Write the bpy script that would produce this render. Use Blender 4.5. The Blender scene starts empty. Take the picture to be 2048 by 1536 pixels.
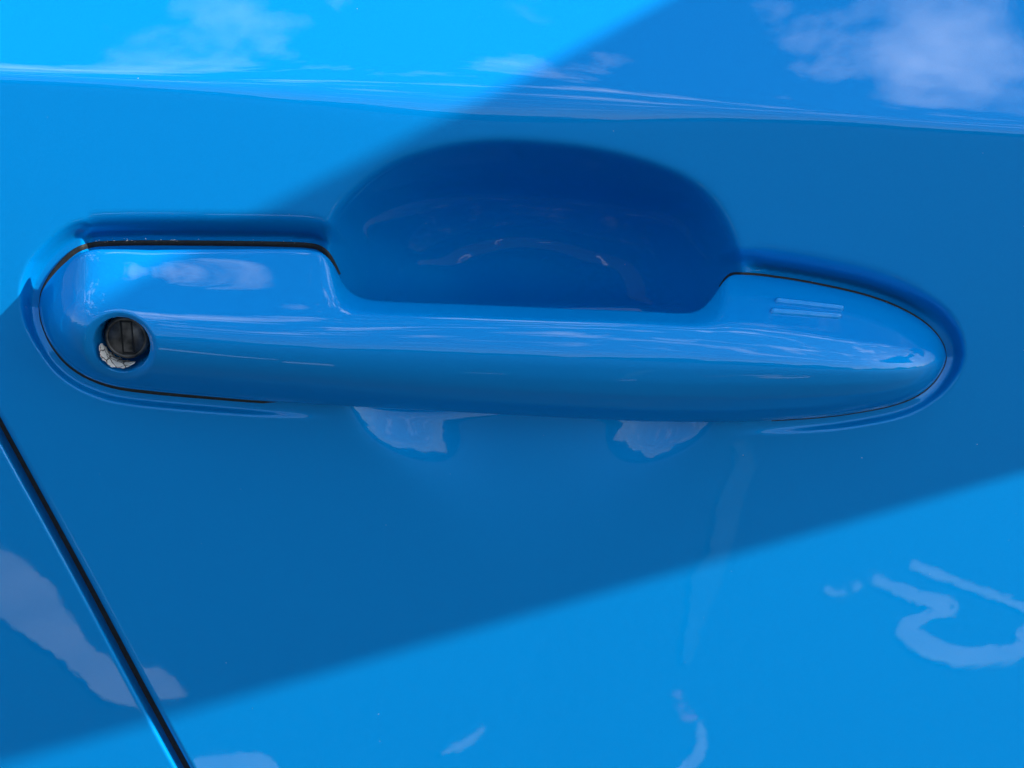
import bpy, math, random
CZ, CX, CY = 48.8, 0.45, 0.3                # where the cloud field is sampled
import numpy as np
from mathutils import Matrix, Vector

random.seed(4); rng = np.random.default_rng(4)
SC = bpy.context.scene
COL = SC.collection

# ------------------------------------------------------------------ camera, light, exposure
# Local "car side" frame: X towards the front of the car, -Y out of the door, Z up the door.
DIST, FPX, PITCH = 0.36, 2772.0, math.radians(18)
ROLL = math.radians(4)                         # the car side runs 4 degrees down to the front of the picture
SUN_T = (2.7, 1.35)                             # sun direction along the door per unit out of the door
HANDLE_H = 0.92
M = Matrix.Translation((0, 0, HANDLE_H)) @ Matrix.Rotation(ROLL, 4, 'Y').inverted()

cdir = Vector((0, math.cos(PITCH), -math.sin(PITCH)))
cup = Vector((0, math.sin(PITCH), math.cos(PITCH)))
cright = Vector((1, 0, 0))
cpos = -cdir * DIST
cam_d = bpy.data.cameras.new('camera'); cam = bpy.data.objects.new('camera', cam_d); COL.objects.link(cam)
cl = Matrix((cright, cup, -cdir)).transposed().to_4x4(); cl.translation = cpos
cam.matrix_world = M @ cl
cam_d.sensor_width = 36; cam_d.lens = 36 * FPX / 2048
cam_d.dof.use_dof = True; cam_d.dof.focus_distance = 0.343; cam_d.dof.aperture_fstop = 36
cam_d.clip_start = 0.01; cam_d.clip_end = 500
SC.camera = cam

sun_l = Vector((SUN_T[0], -1.0, SUN_T[1])).normalized()
sun_w = (M.to_3x3() @ sun_l).normalized()
sd = bpy.data.lights.new('sun', 'SUN'); so = bpy.data.objects.new('sun', sd); COL.objects.link(so)
sd.energy = 4.0; sd.angle = math.radians(0.5); sd.color = (1.0, 0.96, 0.9)
so.rotation_euler = sun_w.to_track_quat('Z', 'Y').to_euler()
SUN_EL = math.asin(sun_w.z); SUN_ROT = math.atan2(sun_w.x, sun_w.y)

SC.view_settings.view_transform = 'Standard'; SC.view_settings.look = 'None'
SC.view_settings.gamma = 1; SC.view_settings.exposure = 1.0
SC.cycles.max_bounces = 8

w = bpy.data.worlds.new('World'); SC.world = w; w.use_nodes = True
nt = w.node_tree; N = nt.nodes; L = nt.links; N.clear()
out = N.new('ShaderNodeOutputWorld'); bg = N.new('ShaderNodeBackground'); bg.inputs[1].default_value = 0.115
sky = N.new('ShaderNodeTexSky'); sky.sky_type = 'NISHITA'; sky.sun_disc = False
sky.dust_density = 0.8; sky.ozone_density = 0.6; sky.sun_elevation = SUN_EL; sky.sun_rotation = SUN_ROT
tc = N.new('ShaderNodeTexCoord'); sep = N.new('ShaderNodeSeparateXYZ'); L.new(tc.outputs['Generated'], sep.inputs[0])
def mnode(op, a, b=None, clamp=False):
    n = N.new('ShaderNodeMath'); n.operation = op; n.use_clamp = clamp
    for i, v in enumerate((a, b)):
        if v is None: continue
        if isinstance(v, (int, float)): n.inputs[i].default_value = v
        else: L.new(v, n.inputs[i])
    return n.outputs[0]
zz = mnode('ADD', mnode('MAXIMUM', sep.outputs[2], 0.0), 0.18)
cmb = N.new('ShaderNodeCombineXYZ')
L.new(mnode('ADD', mnode('DIVIDE', sep.outputs[0], zz), CX), cmb.inputs[0]); L.new(mnode('ADD', mnode('DIVIDE', sep.outputs[1], zz), CY), cmb.inputs[1])
cmb.inputs[2].default_value = CZ
cn = N.new('ShaderNodeTexNoise'); L.new(cmb.outputs[0], cn.inputs['Vector'])
cn.inputs['Scale'].default_value = 5.0; cn.inputs['Detail'].default_value = 4.5; cn.inputs['Roughness'].default_value = 0.58; cn.inputs['Distortion'].default_value = 0.25
cr = N.new('ShaderNodeValToRGB'); L.new(cn.outputs[0], cr.inputs[0])
cr.color_ramp.elements[0].position = 0.53; cr.color_ramp.elements[0].color = (0, 0, 0, 1)
cr.color_ramp.elements[1].position = 0.74; cr.color_ramp.elements[1].color = (1, 1, 1, 1)
mx = N.new('ShaderNodeMix'); mx.data_type = 'RGBA'
hz = N.new('ShaderNodeMapRange'); hz.interpolation_type = 'SMOOTHSTEP'; L.new(sep.outputs[2], hz.inputs[0])
hz.inputs[1].default_value = 0.40; hz.inputs[2].default_value = 0.74; hz.inputs[3].default_value = 0.15; hz.inputs[4].default_value = 0.95
L.new(mnode('MULTIPLY', cr.outputs[0], hz.outputs[0]), mx.inputs[0]); L.new(sky.outputs[0], mx.inputs[6])
mx.inputs[7].default_value = (40, 40, 40.5, 1)
L.new(mx.outputs[2], bg.inputs[0]); L.new(bg.outputs[0], out.inputs[0])

# ------------------------------------------------------------------ helpers
def at(px, py, h=0.0):
    """point of the local frame standing h metres out of the door plane, seen at photo pixel (px, py)"""
    px = np.asarray(px, float); py = np.asarray(py, float); h = np.asarray(h, float)
    a = px - 1024; b = -(py - 768)
    ry = cdir.y * FPX + cup.y * b; rz = cdir.z * FPX + cup.z * b
    t = (-h - cpos.y) / ry
    x = t * a
    return np.stack(np.broadcast_arrays(x, -h + 0 * x, cpos.z + t * rz), -1)

def smooth(e0, e1, x):
    t = np.clip((np.asarray(x, float) - e0) / (e1 - e0), 0, 1)
    return t * t * t * (t * (6 * t - 15) + 10)
def softplus(x, w): return w * np.logaddexp(0, x / w)

def pchip(xk, yk, x):
    xk = np.asarray(xk, float); yk = np.asarray(yk, float)
    h = np.diff(xk); d = np.diff(yk) / h; m = np.zeros_like(yk)
    for i in range(1, len(xk) - 1):
        if d[i-1] * d[i] > 0:
            w1 = 2*h[i] + h[i-1]; w2 = h[i] + 2*h[i-1]
            m[i] = (w1 + w2) / (w1 / d[i-1] + w2 / d[i])
    m[0], m[-1] = d[0], d[-1]
    x = np.clip(x, xk[0], xk[-1]); i = np.clip(np.searchsorted(xk, x) - 1, 0, len(h) - 1)
    t = (x - xk[i]) / h[i]
    return ((2*t**3 - 3*t**2 + 1)*yk[i] + (t**3 - 2*t**2 + t)*h[i]*m[i]
            + (-2*t**3 + 3*t**2)*yk[i+1] + (t**3 - t**2)*h[i]*m[i+1])
def pts_fn(pts, sig=0.0):
    xk = [p[0] for p in pts]; yk = [p[1] for p in pts]
    def f(x):
        x = np.asarray(x, float)
        if not sig: return pchip(xk, yk, x)
        s = np.minimum(sig, 0.35 * np.minimum(x - xk[0], xk[-1] - x).clip(0))
        acc = 0; wt = 0
        for o in np.linspace(-2, 2, 9):
            g = math.exp(-o*o/2); acc = acc + g * pchip(xk, yk, x + o*s); wt += g
        return acc / wt
    return f

def link(name, me, parent=None, mat=None, **props):
    o = bpy.data.objects.new(name, me); COL.objects.link(o)
    if mat and me is not None: me.materials.append(mat)
    if parent is not None: o.parent = parent
    for k, v in props.items(): o[k] = v
    return o
def mesh(name, V, F, smooth_=True):
    me = bpy.data.meshes.new(name); me.from_pydata([tuple(v) for v in np.asarray(V).reshape(-1, 3)], [], F); me.update()
    if smooth_: me.polygons.foreach_set('use_smooth', [True] * len(me.polygons))
    return me
def gridmesh(name, P, wrap=False, flip=False):
    r, c = P.shape[:2]
    V = np.ascontiguousarray(P.reshape(-1, 3), dtype=np.float32)
    idx = np.arange(r * c).reshape(r, c)
    if wrap: idx = np.concatenate([idx, idx[:1]], 0)
    q = np.stack([idx[:-1, :-1], idx[:-1, 1:], idx[1:, 1:], idx[1:, :-1]], -1).reshape(-1, 4)
    if flip: q = q[:, ::-1]
    me = bpy.data.meshes.new(name)
    me.vertices.add(len(V)); me.vertices.foreach_set('co', V.ravel())
    me.loops.add(q.size); me.loops.foreach_set('vertex_index', np.ascontiguousarray(q).ravel().astype(np.int32))
    me.polygons.add(len(q)); me.polygons.foreach_set('loop_start', np.arange(0, q.size, 4, dtype=np.int32))
    me.update(calc_edges=True); me.validate()
    me.polygons.foreach_set('use_smooth', [True] * len(me.polygons))
    return me

# ------------------------------------------------------------------ materials
def newmat(name):
    m = bpy.data.materials.new(name); m.use_nodes = True
    return m, m.node_tree, m.node_tree.nodes['Principled BSDF']
def paint_mat():
    m, t, b = newmat('blue_car_paint')
    b.inputs['Base Color'].default_value = (0.0, 0.246, 0.655, 1)
    b.inputs['Metallic'].default_value = 0.25; b.inputs['Roughness'].default_value = 0.42
    b.inputs['Specular IOR Level'].default_value = 0.0
    b.inputs['Coat Weight'].default_value = 1.0; b.inputs['Coat Roughness'].default_value = 0.012
    b.inputs['Coat IOR'].default_value = 1.39
    co = t.nodes.new('ShaderNodeTexCoord')
    # metallic flake under the clear coat
    v = t.nodes.new('ShaderNodeTexVoronoi'); v.inputs['Scale'].default_value = 7500
    t.links.new(co.outputs['Object'], v.inputs['Vector'])
    ge = t.nodes.new('ShaderNodeNewGeometry')
    sub = t.nodes.new('ShaderNodeVectorMath'); sub.operation = 'SUBTRACT'
    t.links.new(v.outputs['Color'], sub.inputs[0]); sub.inputs[1].default_value = (.5, .5, .5)
    sc = t.nodes.new('ShaderNodeVectorMath'); sc.operation = 'SCALE'; sc.inputs[3].default_value = 0.08
    t.links.new(sub.outputs[0], sc.inputs[0])
    ad = t.nodes.new('ShaderNodeVectorMath'); ad.operation = 'ADD'
    t.links.new(sc.outputs[0], ad.inputs[0]); t.links.new(ge.outputs['Normal'], ad.inputs[1])
    nm = t.nodes.new('ShaderNodeVectorMath'); nm.operation = 'NORMALIZE'; t.links.new(ad.outputs[0], nm.inputs[0])
    t.links.new(nm.outputs[0], b.inputs['Normal'])
    # a faint film of dust and dried water on the clear coat
    nf = t.nodes.new('ShaderNodeTexNoise'); nf.inputs['Scale'].default_value = 38; nf.inputs['Detail'].default_value = 7
    t.links.new(co.outputs['Object'], nf.inputs['Vector'])
    mr = t.nodes.new('ShaderNodeMapRange'); t.links.new(nf.outputs[0], mr.inputs[0])
    mr.inputs[1].default_value = .4; mr.inputs[2].default_value = .75; mr.inputs[3].default_value = .008; mr.inputs[4].default_value = .045
    t.links.new(mr.outputs[0], b.inputs['Coat Roughness'])
    # orange peel on the coat
    n1 = t.nodes.new('ShaderNodeTexNoise'); n1.inputs['Scale'].default_value = 330; n1.inputs['Detail'].default_value = 1.5
    t.links.new(co.outputs['Object'], n1.inputs['Vector'])
    bu = t.nodes.new('ShaderNodeBump'); bu.inputs['Strength'].default_value = 1.0; bu.inputs['Distance'].default_value = 0.000004
    t.links.new(n1.outputs[0], bu.inputs['Height']); t.links.new(bu.outputs[0], b.inputs['Coat Normal'])
    return m
def plain(name, col, rough, metal=0.0, nscale=None, namp=0.3, bump=None, coat=0):
    m, t, b = newmat(name)
    b.inputs['Base Color'].default_value = (*col, 1); b.inputs['Roughness'].default_value = rough
    b.inputs['Metallic'].default_value = metal; b.inputs['Coat Weight'].default_value = coat
    if nscale:
        co = t.nodes.new('ShaderNodeTexCoord'); n = t.nodes.new('ShaderNodeTexNoise')
        n.inputs['Scale'].default_value = nscale; n.inputs['Detail'].default_value = 6
        t.links.new(co.outputs['Object'], n.inputs['Vector'])
        r = t.nodes.new('ShaderNodeValToRGB'); t.links.new(n.outputs[0], r.inputs[0])
        r.color_ramp.elements[0].position = .3; r.color_ramp.elements[1].position = .72
        r.color_ramp.elements[0].color = (*[c*(1-namp) for c in col], 1); r.color_ramp.elements[1].color = (*[min(1, c*(1+namp)) for c in col], 1)
        t.links.new(r.outputs[0], b.inputs['Base Color'])
        if bump:
            bu = t.nodes.new('ShaderNodeBump'); bu.inputs['Distance'].default_value = bump
            t.links.new(n.outputs[0], bu.inputs['Height']); t.links.new(bu.outputs[0], b.inputs['Normal'])
    return m
PAINT = paint_mat()
RUBBER = plain('black_rubber', (.012, .014, .013), .7, nscale=900, namp=.5)
LOCKMAT = plain('worn_grey_lock_metal', (.10, .092, .085), .45, .5, nscale=300, namp=.8, bump=.00012)
LOCKDARK = plain('dark_lock_metal', (.02, .02, .023), .5, .3, nscale=600, namp=.6)
SLOT_BLACK = plain('key_slot_black', (.006, .006, .006), .9)  # near-black matte, used on the key slot alone
DUST = plain('pale_dust', (.6, .62, .6), .9)
ASPHALT = plain('asphalt', (.02, .026, .03), .9, nscale=60, namp=.5, bump=.004)
WHITE = plain('worn_white_road_paint', (.84, .85, .86), .7, nscale=9, namp=.2)
GLASS = plain('mirror_glass', (.8, .8, .8), .02, 1.0)

# ------------------------------------------------------------------ the car
car = link('car', None, label='bright blue car seen close up at its side door handle, half in shade', category='car')
car.matrix_world = M

# ---- outline of the handle (photo pixels) and its heights (mm out of the door)
YT = [(78,612),(80,590),(88,568),(98,550),(115,528),(135,508),(155,494),(175,487),(200,483),(300,481),(450,482),(600,485),(630,488),
      (650,497),(664,512),(674,530),(684,553),(697,571),(715,584),(740,592),(800,597),(900,602),(1000,607),(1100,612),(1200,616),
      (1300,620),(1370,624),(1395,619),(1412,607),(1428,588),(1440,568),(1452,553),(1466,545),(1500,546),(1560,553),(1650,569),
      (1720,585),(1780,605),(1830,630),(1860,652),(1880,675),(1890,695),(1893,712)]
YB = [(78,612),(80,635),(88,662),(100,690),(120,718),(145,741),(180,761),(230,778),(300,788),(400,797),(500,805),(600,811),(700,817),
      (870,825),(1050,834),(1200,841),(1300,845),(1450,846),(1550,842),(1650,835),(1740,822),(1800,808),(1840,790),(1865,770),
      (1882,745),(1890,728),(1893,712)]
YR = [(78,612),(130,600),(175,594),(300,602),(500,614),(700,624),(900,632),(1100,639),(1300,645),(1400,649),(1500,655),(1600,664),
      (1700,676),(1800,690),(1850,698),(1893,712)]
HR = [(78,-4),(90,3),(105,8.5),(130,14),(160,17.5),(200,19),(400,21),(700,22),(1100,22),(1500,20),(1700,17.5),(1800,14),(1850,10),(1880,4),(1893,-4)]
HT = [(78,-4),(110,-1),(170,3),(300,4),(600,3),(645,4),(680,4),(720,8),(800,9),(1350,9),(1400,7),(1440,0),(1470,-4),(1893,-4)]
HB = [(78,-4),(200,-2.5),(450,-1.5),(700,1.5),(900,4.5),(1200,4.5),(1400,2),(1650,-2),(1893,-4)]
fYT, fYB, fYR = pts_fn(YT, 4), pts_fn(YB, 12), pts_fn(YR, 30)
fHR, fHT, fHB = pts_fn(HR, 14), pts_fn(HT, 12), pts_fn(HB, 20)

def outline(n=160):
    xs = 78 + (1893-78) * (0.5 - 0.5*np.cos(np.linspace(0, math.pi, n)))
    top = np.stack([xs, fYT(xs)], -1); bot = np.stack([xs, fYB(xs)], -1)[::-1]
    return np.concatenate([top, bot[1:-1]], 0)
OUT = outline()
def outline_dist(x, y):
    """signed pixel distance to the handle outline (negative inside), nearest outline normal y"""
    sh = np.shape(x); x = np.ravel(x); y = np.ravel(y)
    d = np.full(x.shape, 1e9)
    near = (x > -120) & (x < 2100) & (y > 300) & (y < 1050)
    X, Y = x[near], y[near]
    best = np.full(X.shape, 1e18); inside = np.zeros(X.shape, bool)
    A = OUT; B = np.roll(OUT, -1, 0)
    for (ax, ay), (bx, by) in zip(A, B):
        ex, ey = bx-ax, by-ay; l2 = ex*ex+ey*ey
        if l2 < 1e-9: continue
        t = np.clip(((X-ax)*ex + (Y-ay)*ey)/l2, 0, 1)
        best = np.minimum(best, (X-ax-t*ex)**2 + (Y-ay-t*ey)**2)
        if ay != by:
            c = ((ay > Y) != (by > Y)) & (X < (bx-ax)*(Y-ay)/(by-ay) + ax)
            inside ^= c
    dd = np.sqrt(best); dd[inside] *= -1; d[near] = dd
    return d.reshape(sh)

# ---- finger bowl outline
BC = (1068., 612.)
BP = [(650,600),(652,520),(663,440),(722,372),(795,326),(893,297),(990,287),(1088,291),(1186,303),(1283,325),(1375,362),(1430,411),(1462,470),
      (1482,540),(1490,620),(1486,720),(1460,800),(1415,865),(1330,922),(1200,952),(1080,962),(950,952),(850,930),(770,893),(712,840),(672,760),(655,690)]
def bowl_r():
    p = np.array(BP, float); n = len(p); P = []
    for i in range(n):
        p0, p1, p2, p3 = p[i-1], p[i], p[(i+1) % n], p[(i+2) % n]
        for t in np.linspace(0, 1, 12, endpoint=False):
            P.append(.5*((2*p1) + (-p0+p2)*t + (2*p0-5*p1+4*p2-p3)*t*t + (-p0+3*p1-3*p2+p3)*t**3))
    P = np.array(P); th = np.arctan2(P[:,1]-BC[1], P[:,0]-BC[0]); r = np.hypot(P[:,0]-BC[0], P[:,1]-BC[1])
    g = np.linspace(-math.pi, math.pi, 721)[:-1]; o = np.argsort(th)
    rr = np.interp(g, th[o], r[o], period=2*math.pi)
    k = np.exp(-np.arange(-18, 19)**2/(2*5.5**2)); k /= k.sum()
    rr = np.convolve(np.concatenate([rr[-18:], rr, rr[:18]]), k, 'valid')
    return lambda t: np.interp(t, g, rr, period=2*math.pi)
fBR = bowl_r()

def crease_y(x): return pchip([-9000,0,650,1000,1500,2048,9000], [-320,150,178,197,222,258,620], x)
MM = 0.137
def Hdoor(x, y):
    """height of the door skin in mm at photo pixel (x, y)"""
    x = np.asarray(x, float); y = np.asarray(y, float)
    s = (crease_y(x) - y) * MM
    wc = 0.8 + 1.7*np.exp(-((x-950)/420)**2)
    h = -math.tan(math.radians(30)) * softplus(s, wc)
    h = h - np.clip(s, 0, 60)**2/(2*420.)
    d = np.clip(-s, 0, 400); h = h - d*d/(2*2600.)
    # finger bowl
    th = np.arctan2(y-BC[1], x-BC[0]); r = np.hypot(x-BC[0], y-BC[1]); rho = r/fBR(th)
    sn = np.sin(th)
    n = np.where(sn < 0, 2.9 + 0.9*(-sn)**1.5, 2.9 - 0.7*np.clip(sn, 0, 1))
    D = 43*(1 - (0.69 + 0.20*np.exp(-((x-1070)/240.)**2))*smooth(590, 850, y))
    q = D*(1 - np.minimum(rho, 1.6)**n)
    wr = np.where(sn < 0, 1.3 + 0.9*np.abs(sn), 1.3 - 0.5*smooth(0, .4, sn) + 1.5*smooth(.6, 1.02, sn))
    h = h - softplus(q, wr)
    # pocket round the ends of the handle
    di = outline_dist(x, y)
    yc = np.interp(x, [78, 300, 1000, 1600, 1893], [612, 640, 700, 700, 712])
    upness = np.clip((yc - y)/90, -1, 1); dn = np.clip(-upness, 0, 1)
    e = (1-dn)*(1 - smooth(600, 735, x) + smooth(1400, 1530, x)) + dn*(1 - smooth(380, 735, x) + smooth(1400, 1760, x))
    wo = 42 + 14*np.clip(upness, 0, 1) - 12*np.clip(-upness, 0, 1)
    u = np.clip((di-10)/(wo-10), 0, 1)
    soft = (5.0 - 3.2*np.clip(-upness, 0, 1))*(1 - smooth(0, 1, u))
    # above the handle the ledge overhangs: steepest at its foot
    v = np.clip((di-13)/52., 0, 1)
    hard = 8.5*(1 - np.sqrt(v))*(1 - v)
    k = smooth(160, 186, x)*(1-smooth(628, 668, x))*smooth(.3, .9, upness)
    k2 = .75*smooth(1480, 1540, x)*(1-smooth(1760, 1910, x))*smooth(.1, .8, upness)
    k = np.clip(k + k2, 0, 1)
    h = h - e*(soft*(1-k) + hard*k)
    return h

# ---- the shut line between the door and the panel behind it
def seam_x(y): return pchip([-1500,0,860,1160,1400,1536,2200,5000], [-1220,-465,2,166,294,368,740,2350], y)
YS = np.concatenate([np.linspace(-760, -40, 40), np.arange(-36, 1580, 3.6), np.linspace(1600, 4200, 60)])
def panel(side):
    """side +1: door (right of the seam), -1: panel behind it"""
    half = 12.5; R = 12.0                       # pixels: half the gap, radius of the folded edge
    if side > 0:
        S = np.concatenate([np.linspace(R, 30, 10), np.arange(34, 2700, 3.6), np.linspace(2720, 10500, 90)])
    else:
        S = np.concatenate([np.linspace(R, 30, 10), np.arange(34, 460, 5), np.linspace(470, 3000, 60)])
    Y, SS = np.meshgrid(YS, S, indexing='ij')
    X = seam_x(Y) + side*(half + SS)
    X = np.where(SS > 2600, X, X)
    H = Hdoor(X, Y)
    if side < 0:
        H = H - 0.25 + SS*MM*math.tan(math.radians(REAR_TILT))
    P = at(X, Y, H*.001)
    # folded edge: quarter round then a flange going in
    ph = np.linspace(0, math.pi/2, 7)[1:]
    cols = []
    for a in ph[::-1]:
        Xe = seam_x(YS) + side*(half + R - R*np.sin(a)); He = H[:, 0] - R*MM*(1-np.cos(a))
        cols.append(at(Xe, YS, He*.001))
    fl = cols[0].copy(); fl[:, 1] += .016; mid = cols[0].copy(); mid[:, 1] += .0025
    P = np.concatenate([fl[:, None], mid[:, None], np.stack(cols, 1), P], 1)
    return P
REAR_TILT = 0.3
link('door_panel', gridmesh('door_panel', panel(1), flip=True), car, PAINT, label='blue door skin with scooped finger bowl, right of the diagonal shut line')
link('rear_panel', gridmesh('rear_panel', panel(-1)), car, PAINT, label='blue body panel at lower left, behind the diagonal shut line')
# black backing strip added inside the gap to make it read dark
ys = np.linspace(-700, 3800, 120); prof = [(-60, -9), (-25, -7), (0, -5.5), (25, -7), (60, -9)]
P = np.stack([at(seam_x(ys)+o, ys, np.full(ys.shape, hh*.001) + Hdoor(seam_x(ys), ys)*.001) for o, hh in prof], 1)
link('gap_backing', gridmesh('gap_backing', P, flip=True), car, RUBBER)

# ------------------------------------------------------------------ handle
NR = 190
def section(x):
    yt, yb, yr = float(fYT(x)), float(fYB(x)), float(fYR(x))
    hr, ht, hb = float(fHR(x)), float(fHT(x)), float(fHB(x))
    hr = max(hr, ht, hb)
    yr = min(max(yr, yt + .1*(yb-yt)), yb)
    def c(f): return yr + f*(yb-yr)
    g = hr-hb
    K = [(yt+.3*(yb-yt), ht-2.5), (yt+.04*(yb-yt), ht-.8), (yt, ht), (yr-.06*(yr-yt), hb+.70*g), (c(.04), hb+.80*g), (c(.18), hb+.90*g), (c(.33), hb+.98*g), (c(.46), hr),
         (c(.60), hb+.97*g), (c(.74), hb+.87*g), (c(.88), hb+.64*g), (c(.96), hb+.33*g), (yb, hb), (yb-.06*(yb-yt), hb-1.2), (yb-.3*(yb-yt), hb-2.5)]
    K = np.array(K); Q = K*np.array([MM, 1.0])
    L_ = np.concatenate([[0], np.cumsum(np.hypot(*np.diff(Q, axis=0).T))]); tot = L_[-1]
    n = 420; t = np.linspace(0, tot, n)
    yy = np.interp(t, L_, K[:, 0]); hh = np.interp(t, L_, K[:, 1])
    mul = float(np.interp(x, [78, 300, 700, 1100, 1400, 1893], [2.2, 3.6, 2.2, 1.1, .9, .7]))
    sg = min(mul, .05*tot)/(tot/n)
    k = np.arange(-int(4*sg)-1, int(4*sg)+2); g_ = np.exp(-k*k/(2*sg*sg)); g_ /= g_.sum(); m = len(k)//2
    pad = lambda a: np.concatenate([2*a[0]-a[m:0:-1], a, 2*a[-1]-a[-2:-m-2:-1]])
    yy = np.convolve(pad(yy), g_, 'valid'); hh = np.convolve(pad(hh), g_, 'valid')
    # resample evenly
    Q2 = np.hypot(np.diff(yy)*MM, np.diff(hh)); L2 = np.concatenate([[0], np.cumsum(Q2)])
    t2 = np.linspace(0, L2[-1], NR)
    return np.interp(t2, L2, yy), np.interp(t2, L2, hh)
def handle_cols():
    a = 78.02 + 90*(np.linspace(0, 1, 44)**2.0)
    b = np.arange(a[-1]+1.2, 320, 1.2)
    c = np.arange(b[-1]+4, 640, 4); d = np.arange(c[-1]+2, 760, 2); e = np.arange(d[-1]+5, 1380, 5); f = np.arange(e[-1]+2, 1480, 2)
    g = np.arange(f[-1]+4, 1780, 4); h = 1892.98 - 110*(np.linspace(1, 0, 60)**2.0)
    return np.concatenate([a, b, c, d, e, f, g, h[h > g[-1]+1]])
XC = handle_cols()
SEC = [section(x) for x in XC]
HY = np.array([s[0] for s in SEC]); HH = np.array([s[1] for s in SEC])        # columns x rows
# light smoothing along the handle
fr = ((XC[1:-1]-XC[:-2])/(XC[2:]-XC[:-2]))[:, None]
for _ in range(20):
    for A in (HY, HH):
        A[1:-1] = .5*A[1:-1] + .5*(A[:-2] + (A[2:]-A[:-2])*fr)
HX = np.repeat(XC[:, None], NR, 1)
HP = at(HX, HY, HH*.001)
# key hole: a round bore along the door normal, with a rolled rim
KC = np.array([239., 693.]); 
def hole_param(X, Y):
    dx, dy = X-KC[0], Y-KC[1]; ca, sa = math.cos(.45), math.sin(.45)
    u = (dx*ca+dy*sa)/64.; v = (-dx*sa+dy*ca)/59.
    return np.hypot(u, v)
front = np.zeros(HY.shape, bool)
for i in range(len(XC)):
    j0, j1 = np.argmin(HY[i]), np.argmax(HY[i]); front[i, j0:j1+1] = True
rho = np.where(front, hole_param(HX, HY), 9)
dep = .5*np.clip(1-rho, 0, .25)/.25*0 + 13*(1-smooth(.80, .93, rho)) + 1.9*(1-smooth(.80, 1.24, rho))
HP[..., 1] += dep*.001
handle = link('door_handle', gridmesh('door_handle', np.swapaxes(HP, 0, 1)), car, PAINT,
              label='blue pull handle with round key hole at its left end and two raised bars at its right end')

def on_handle(px, py, lift=0.0):
    """point and rough normal of the handle's front at a pixel"""
    i = np.argmin(np.abs(XC-px)); r = np.where(front[i])[0]; j = r[np.argmin(np.abs(HY[i, r]-py))]
    hgt = np.interp(py, HY[i, r], HH[i, r])
    p = at(px, py, hgt*.001)
    a = HP[min(i+2, len(XC)-1), j]-HP[i-2, j]; b = HP[i, min(j+2, NR-1)]-HP[i, j-2]
    n = np.cross(a, b); n /= np.linalg.norm(n)
    if n[1] > 0: n = -n
    return p + n*lift, n

# two raised bars on the right end
for (x0, y0), (x1, y1), wd in (((1549,601),(1688,617),4.6), ((1539,622),(1684,633),4.7)):
    ns, na = 40, 11; rows = []
    for s in np.linspace(0, 1, ns):
        cx, cy = x0+(x1-x0)*s, y0+(y1-y0)*s
        e = min(s, 1-s)*(x1-x0)/wd; k = math.sqrt(max(0, 1-(1-min(e, 1))**2)) + .02
        row = []
        for a in np.linspace(-1, 1, na):
            p, n = on_handle(cx, cy + a*wd*1.35*k)
            row.append(p + n*(.0012*k*(1-a*a) - .00022))
        rows.append(row)
    link('raised_bar', gridmesh('raised_bar', np.array(rows)), handle, PAINT)

# rubber ring at the handle's foot, continued below to imitate the gap's shadow
ring = []
mids = []
pts = outline(420); nxt = np.roll(pts, -1, 0)-np.roll(pts, 1, 0); nn = np.stack([nxt[:, 1], -nxt[:, 0]], -1); nn /= np.linalg.norm(nn, axis=1)[:, None]
hb = np.where((pts[:, 0] < 648) | (pts[:, 0] > 1462), -4.6, np.nan)
n_top = 420; up = np.arange(len(pts)) < n_top
wid = np.where(up, 1.0, np.interp(pts[:, 0], [78, 160, 600, 700, 1400, 1520, 1800, 1893], [.8, .2, .12, -1.2, -1.2, .25, .4, 1]))
wid = np.where(up, np.interp(pts[:, 0], [78, 655, 700, 1425, 1450, 1893], [.45, .45, -1.2, -1.2, .5, .5]), wid)
for off, hh in ((-10, .2), (-5, .5), (0.2, .45), (1.4, .2), (2.0, -1)):
    o_ = np.where(off > 0, off*wid, off)
    gx, gy = pts[:, 0]+nn[:, 0]*o_, pts[:, 1]+nn[:, 1]*o_
    sink = np.where(up, 0, np.interp(pts[:, 0], [160, 320, 560, 680, 1420, 1560, 1720], [0, -.15, -.5, -1.6, -1.6, -.3, 0]))
    ring.append(at(gx, gy, (Hdoor(gx, gy)+hh+sink)*.001))
ring = np.stack(ring, 0)
def seg(keep):
    idx = np.where(keep)[0]; br = np.where(np.diff(idx) > 1)[0]
    if len(br): idx = np.concatenate([idx[br[0]+1:], idx[:br[0]+1]])
    return idx
for keep in (pts[:, 0] < 688, pts[:, 0] > 1436):
    link('gasket_and_gap', gridmesh('gasket_and_gap', ring[:, seg(keep)]), handle, RUBBER)

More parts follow.
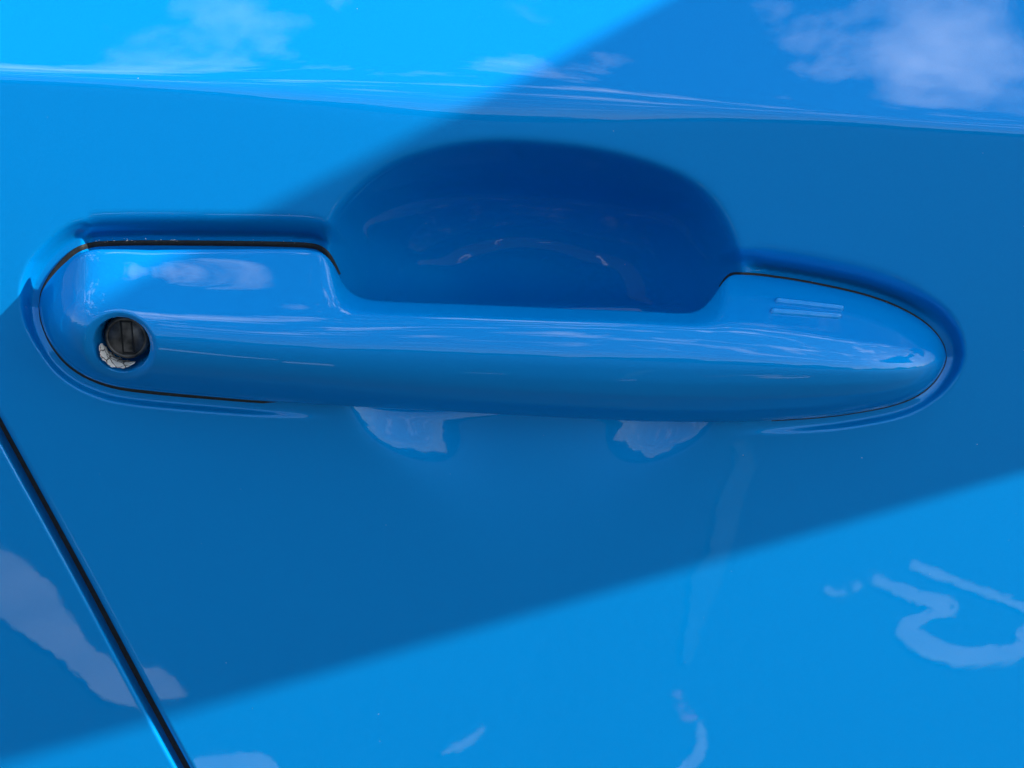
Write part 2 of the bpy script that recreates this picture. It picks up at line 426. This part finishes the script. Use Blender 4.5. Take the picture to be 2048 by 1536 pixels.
# lock cylinder in the bore
lc, _ = on_handle(*KC)
lx, lz = at(252, 676, .0108)[0], at(252, 676, .0108)[2]
def lathe(name, prof, cx, cz, mat, parent, n=56, tilt=None):
    a = np.linspace(0, 2*math.pi, n)
    P = np.stack([np.stack([cx + r*np.cos(a), np.full(n, y), cz + r*np.sin(a)], -1) for r, y in prof], 0)
    return link(name, gridmesh(name, P, flip=True), parent, mat)
Y0 = -.0108
lathe('lock_cylinder', [(.0001, Y0), (.0044, Y0), (.00452, Y0+.0003), (.0046, Y0+.0003), (.0047, Y0-.0001), (.0052, Y0+.0002), (.0056, Y0+.0010), (.0057, Y0+.006), (.0057, Y0+.011)], lx, lz, LOCKMAT, handle)
def slab(name, x0, x1, z0, z1, y0, y1, mat, parent, bev=.00018):
    o = [(x0, z0), (x1, z0), (x1, z1), (x0, z1)]; V = []; 
    for y, b in ((y1, 0), (y0+bev, 0), (y0, bev)):
        for x, z in ((x0+b, z0+b), (x1-b, z0+b), (x1-b, z1-b), (x0+b, z1-b)): V.append((x, y, z))
    F = [(8, 9, 10, 11)]
    for l in (0, 4):
        for i in range(4):
            j = (i+1) % 4; F.append((l+i, l+j, l+4+j, l+4+i))
    return link(name, mesh(name, V, F, False), parent, mat)
slab('key_slot', lx-.0012, lx+.0019, lz-.0042, lz+.0044, Y0-.00005, Y0+.001, SLOT_BLACK, handle, .00001)
slab('slot_shutter', lx-.0008, lx+.0016, lz-.0036, lz+.0042, Y0-.0002, Y0+.001, LOCKMAT, handle)

# cracked cream residue on the lower wall of the bore
def residue_mat():
    m, t, b = newmat('cracked_cream_residue'); b.inputs['Roughness'].default_value = .8
    co = t.nodes.new('ShaderNodeTexCoord'); v = t.nodes.new('ShaderNodeTexVoronoi'); v.feature = 'DISTANCE_TO_EDGE'; v.inputs['Scale'].default_value = 380
    n = t.nodes.new('ShaderNodeTexNoise'); n.inputs['Scale'].default_value = 900
    t.links.new(co.outputs['Object'], n.inputs['Vector'])
    mxv = t.nodes.new('ShaderNodeMix'); mxv.data_type = 'RGBA'; mxv.blend_type = 'LINEAR_LIGHT'; mxv.inputs[0].default_value = .0006
    t.links.new(co.outputs['Object'], mxv.inputs[6]); t.links.new(n.outputs['Color'], mxv.inputs[7]); t.links.new(mxv.outputs[2], v.inputs['Vector'])
    r = t.nodes.new('ShaderNodeValToRGB'); t.links.new(v.outputs['Distance'], r.inputs[0])
    r.color_ramp.elements[0].position = .02; r.color_ramp.elements[0].color = (.06, .05, .04, 1)
    r.color_ramp.elements[1].position = .07; r.color_ramp.elements[1].color = (.82, .8, .72, 1)
    t.links.new(r.outputs[0], b.inputs['Base Color'])
    return m
rows = []
na, nd = 60, 14
for i, a in enumerate(np.linspace(math.radians(66), math.radians(172), na)):
    f = i/(na-1); env = math.sin(math.pi*f)**.45
    ca, sa = math.cos(.45), math.sin(.45)
    u, v =   .845*64*math.cos(a-.45), .845*59*math.sin(a-.45)
    px_, py_ = KC[0] + u*ca - v*sa, KC[1] + u*sa + v*ca
    p, n_ = on_handle(px_, py_)
    cz = np.array(at(KC[0], KC[1], .018)); inw = cz - p; inw[1] = 0; inw /= np.linalg.norm(inw)
    d0 = .0010 + .0002*math.sin(i*.9) + .0003*math.sin(i*.37+1) + (1-env)*.003; d1 = .0016 + (.0068 + .0005*math.sin(i*.55) + .0003*math.sin(i*1.7))*env + (1-env)*.003
    row = []
    for j, t_ in enumerate(np.linspace(0, 1, nd)):
        d = d0 + (d1-d0)*t_
        row.append(p + np.array([0, d, 0]) + inw*(.00055 + .00045*math.sin(math.pi*t_)*env))
    rows.append(row)
link('dried_residue', gridmesh('dried_residue', np.array(rows)), handle, residue_mat())

# grit caught along the top edges of the handle
V, F = [], []
for k in range(34):
    x = rng.uniform(175, 645) if k < 32 else rng.uniform(1480, 1780)
    if k < 12: x = rng.uniform(185, 350)
    p = at(x, float(fYT(x)) + rng.normal(-1, 2.2), .0045 if x < 700 else -.003); r = rng.uniform(.00003, .00010)
    b0 = len(V)
    for q in ((1,0,0),(-1,0,0),(0,1,0),(0,-1,0),(0,0,1),(0,0,-1)): V.append(p + np.array(q)*r*rng.uniform(.6, 1.3))
    F += [(b0+i, b0+j, b0+l) for i, j, l in ((0,2,4),(2,1,4),(1,3,4),(3,0,4),(2,0,5),(1,2,5),(3,1,5),(0,3,5))]
link('grit', mesh('grit', V, F), handle, DUST, kind='stuff')

# ------------------------------------------------------------------ door mirror (ahead of the frame; throws the band of shade)
def sh_z(l, xs):
    (xa, ya), (xb, yb) = l
    A, B = at(xa, ya, 0), at(xb, yb, 0)
    return A[2] + (B[2]-A[2])*(xs-A[0])/(B[0]-A[0])
LINE_TOP = ((640, 395), (1390, 15)); LINE_BOT = ((0, 1520), (2048, 935))
X0 = .55
hs = .08 + (.285-.08)*(.5-.5*np.cos(np.linspace(0, math.pi, 60)))
rows = []
for h in hs:
    xs = X0 - SUN_T[0]*h
    zt, zb = sh_z(LINE_TOP, xs) + SUN_T[1]*h, sh_z(LINE_BOT, xs) + SUN_T[1]*h
    q = abs((h-.1825)/.1025); k = (1-q**8)**.125 if q < 1 else 0.0
    k = max(k, .03)
    zc, hz = (zt+zb)/2, (zt-zb)/2*k
    a = np.linspace(0, 2*math.pi, 48, endpoint=False)
    ca, sa = np.cos(a), np.sin(a)
    ex = np.sign(ca)*np.abs(ca)**.8*.034*max(k, .2); ez = np.sign(sa)*np.abs(sa)**.75*hz
    rows.append(np.stack([X0 + ex - .0*h, np.full(48, -h), zc + ez], -1))
P = np.array(rows); P = np.concatenate([P, P[:, :1]], 1)
wm = link('wing_mirror', gridmesh('wing_mirror', P), car, PAINT, label='blue door mirror housing further forward on the car')
zm = float(rows[20][:, 2].mean())
arm = []
for y, r in ((.02, .035), (-.02, .03), (-.05, .024), (-.09, .022)):
    a = np.linspace(0, 2*math.pi, 25); arm.append(np.stack([X0+.01+r*np.cos(a), np.full(25, y), zm+.02+.8*r*np.sin(a)], -1))
link('mirror_arm', gridmesh('mirror_arm', np.array(arm)), wm, RUBBER)

# ------------------------------------------------------------------ ground and its worn white paint (seen mirrored in the door)
gs = 60
g = link('ground', mesh('ground', [(-gs, -gs, 0), (gs, -gs, 0), (gs, gs, 0), (-gs, gs, 0)], [(0, 1, 2, 3)], False), None, ASPHALT, kind='structure')
# unseen trees added to block horizon glow; their dark mass shows mirrored in paint
LEAF = plain('far_foliage', (.035, .06, .025), .8, nscale=1.2, namp=.6)
az = np.linspace(math.radians(-178), math.radians(-2), 420); pr = np.linspace(0, 1, 30)
hgt = 3.3 + 1.0*np.sin(az*9) + .9*np.sin(az*23+1) + .6*np.sin(az*57+2) + rng.normal(0, .22, az.size)
Rr = 30 - 2.6*np.sin(pr*math.pi/2)[:, None]*0 + rng.normal(0, .18, (30, az.size)) + 3.5*pr[:, None]**2
P = np.stack([Rr*np.cos(az), Rr*np.sin(az), np.sin(pr*math.pi/2)[:, None]*hgt], -1)
P = np.concatenate([P, np.stack([40*np.cos(az), 40*np.sin(az), 0*az - .02], -1)[None]], 0)
link('far_tree_screen', gridmesh('far_tree_screen', P), None, LEAF, kind='stuff')
def ground_hit(px, py, tilt=0.0):
    """where a sight line mirrored in the door skin meets the ground"""
    e = 6.0
    hh = lambda x, y: at(x, y, Hdoor(np.array([x]), np.array([y]))[0]*.001)
    p = hh(px, py); u = hh(px+e, py)-hh(px-e, py); v = hh(px, py+e)-hh(px, py-e)
    n = np.cross(u, v); n /= np.linalg.norm(n)
    if n[1] > 0: n = -n
    if tilt:
        n = n + np.array([tilt, 0, 0]); n /= np.linalg.norm(n)
    r = p - np.array(cpos); r = r - 2*np.dot(r, n)*n
    R3 = M.to_3x3(); pw = M @ Vector(p); rw = R3 @ Vector(r)
    if rw.z >= -1e-4: return None
    t = -pw.z/rw.z
    q = pw + rw*t
    return q.x, q.y
def marking(name, strokes, tilt=0.0, mat=None):
    V, F = [], []
    for st, strip in strokes:
        hits = [ground_hit(x, y, tilt) for x, y in st]
        if any(q is None or abs(q[0]) > 12 or abs(q[1]) > 12 for q in hits): continue
        if not strip:
            b = len(V); V += [(q[0], q[1], .004) for q in hits]; F.append(tuple(range(b, b+len(hits))))
        else:                                   # a band of quads, each laid a hair above the one before
            m = len(hits)//2
            for i in range(m-1):
                z = .004 + i*2e-5; b = len(V)
                V += [(*hits[j], z) for j in (i, i+1, 2*m-2-i, 2*m-1-i)]; F.append((b, b+1, b+2, b+3))
    o = link(name, mesh(name, V, F, False), None, mat or WHITE, kind='structure')
    return o
def ribbon(pts, wd):
    pts = np.array(pts, float); d = np.gradient(pts, axis=0); n = np.stack([-d[:, 1], d[:, 0]], -1); n /= np.linalg.norm(n, axis=1)[:, None]
    wd = np.array(wd if np.ndim(wd) else [wd]*len(pts))[:, None]
    j = lambda: rng.normal(0, .9, (len(pts), 1))
    return np.concatenate([pts + n*(wd/2+j()), (pts - n*(wd/2+j()))[::-1]], 0), True
def jag(pts, k=5, a=1.3):
    pts = np.array(pts, float); o = []
    for p, q in zip(pts, np.roll(pts, -1, 0)):
        for t in np.linspace(0, 1, k, endpoint=False): o.append(p + (q-p)*t + rng.normal(0, a, 2))
    return np.array(o), False
def dense(pts, k=6):
    pts = np.array(pts, float); t = np.arange(len(pts)); tt = np.linspace(0, len(pts)-1, (len(pts)-1)*k+1)
    return np.stack([pchip(t, pts[:, 0], tt), pchip(t, pts[:, 1], tt)], -1)
two = dense([(1745,1160),(1830,1195),(1905,1222),(1850,1238),(1812,1262),(1850,1295),(1930,1318),(2010,1315),(2060,1285),(2040,1262)])
wt = np.interp(np.linspace(0, 1, len(two)), [0, .2, .33, .45, .6, .8, 1], [20, 34, 14, 40, 44, 36, 34])
marking('ground_number', [ribbon(two, wt), ribbon(dense([(1822,1132),(1900,1163),(1990,1195),(2120,1250)]), 18), ribbon(dense([(1652,1180),(1668,1191),(1692,1188)]), 10), ribbon(dense([(1705,1180),(1722,1173)]), 12)])
rt = math.tan(math.radians(REAR_TILT))
marking('ground_marking_or_stand_in', [ribbon(dense([(882,1512),(925,1495),(968,1462)]), np.interp(np.arange(13), [0, 5, 12], [6, 18, 8])),
    ribbon(dense([(1398,1450),(1404,1480),(1396,1512),(1370,1545),(1330,1580)]), np.interp(np.arange(25), [0, 10, 24], [10, 22, 30])),
    jag([(368,1560),(385,1522),(440,1513),(510,1507),(545,1522),(562,1545),(562,1640),(372,1640)])])
marking('ground_marking_or_stand_in', [jag([(-90,1050),(0,1094),(50,1120),(96,1160),(130,1210),(180,1290),(215,1310),(250,1340),(300,1342),(326,1362),(352,1398),(330,1406),(252,1412),(200,1395),(150,1340),(90,1295),(0,1235),(-90,1190)])], tilt=rt)
PALE_STRIPE = plain('reflection_stripe', (.07, .16, .17), .8, nscale=14, namp=.4)  # for a flat stripe added to imitate a pale reflection in the door
RED = plain('reflection_red', (.75, .08, .14), .7, nscale=30, namp=.3)  # for flat dots laid down to stand in for small red reflections
marking('ground_marking_or_stand_in', [ribbon(dense([(1478,885),(1490,930),(1468,990),(1450,1050),(1438,1110),(1412,1165),(1396,1230),(1372,1330)]), np.interp(np.arange(43), [0, 8, 14, 24, 30, 42], [26, 38, 48, 40, 60, 18]))], mat=PALE_STRIPE)
def dot(x, y, rx, ry): return [(x+rx*math.cos(t), y+ry*math.sin(t)) for t in np.linspace(0, 2*math.pi, 14)[:-1]], False
marking('ground_marking_or_stand_in', [dot(1355, 1394, 10, 8), dot(1362, 1418, 10, 7), dot(1378, 1438, 17, 8)], mat=RED)
# fine dust lying on the paint
V, F = [], []
for k in range(80):
    x, y = rng.uniform(-50, 2100), rng.uniform(-30, 1560)
    p = at(x, y, Hdoor(np.array([x]), np.array([y]))[0]*.001); r = abs(rng.normal(0, .00005)) + .00003
    if seam_x(y) + 40 > x or outline_dist(np.array([x]), np.array([y]))[0] < 30: continue
    b0 = len(V)
    for q in ((1,0,0),(-1,0,0),(0,.4,0),(0,-.4,0),(0,0,1),(0,0,-1)): V.append(p + np.array(q)*r*rng.uniform(.6, 1.3))
    F += [(b0+i, b0+j, b0+l) for i, j, l in ((0,2,4),(2,1,4),(1,3,4),(3,0,4),(2,0,5),(1,2,5),(3,1,5),(0,3,5))]
link('dust', mesh('dust', V, F), car, DUST, kind='stuff')
print('SUN', math.degrees(SUN_EL), math.degrees(SUN_ROT), sun_w, [ground_hit(1900, 1250), ground_hit(1024, 900), ground_hit(300, 1400)])
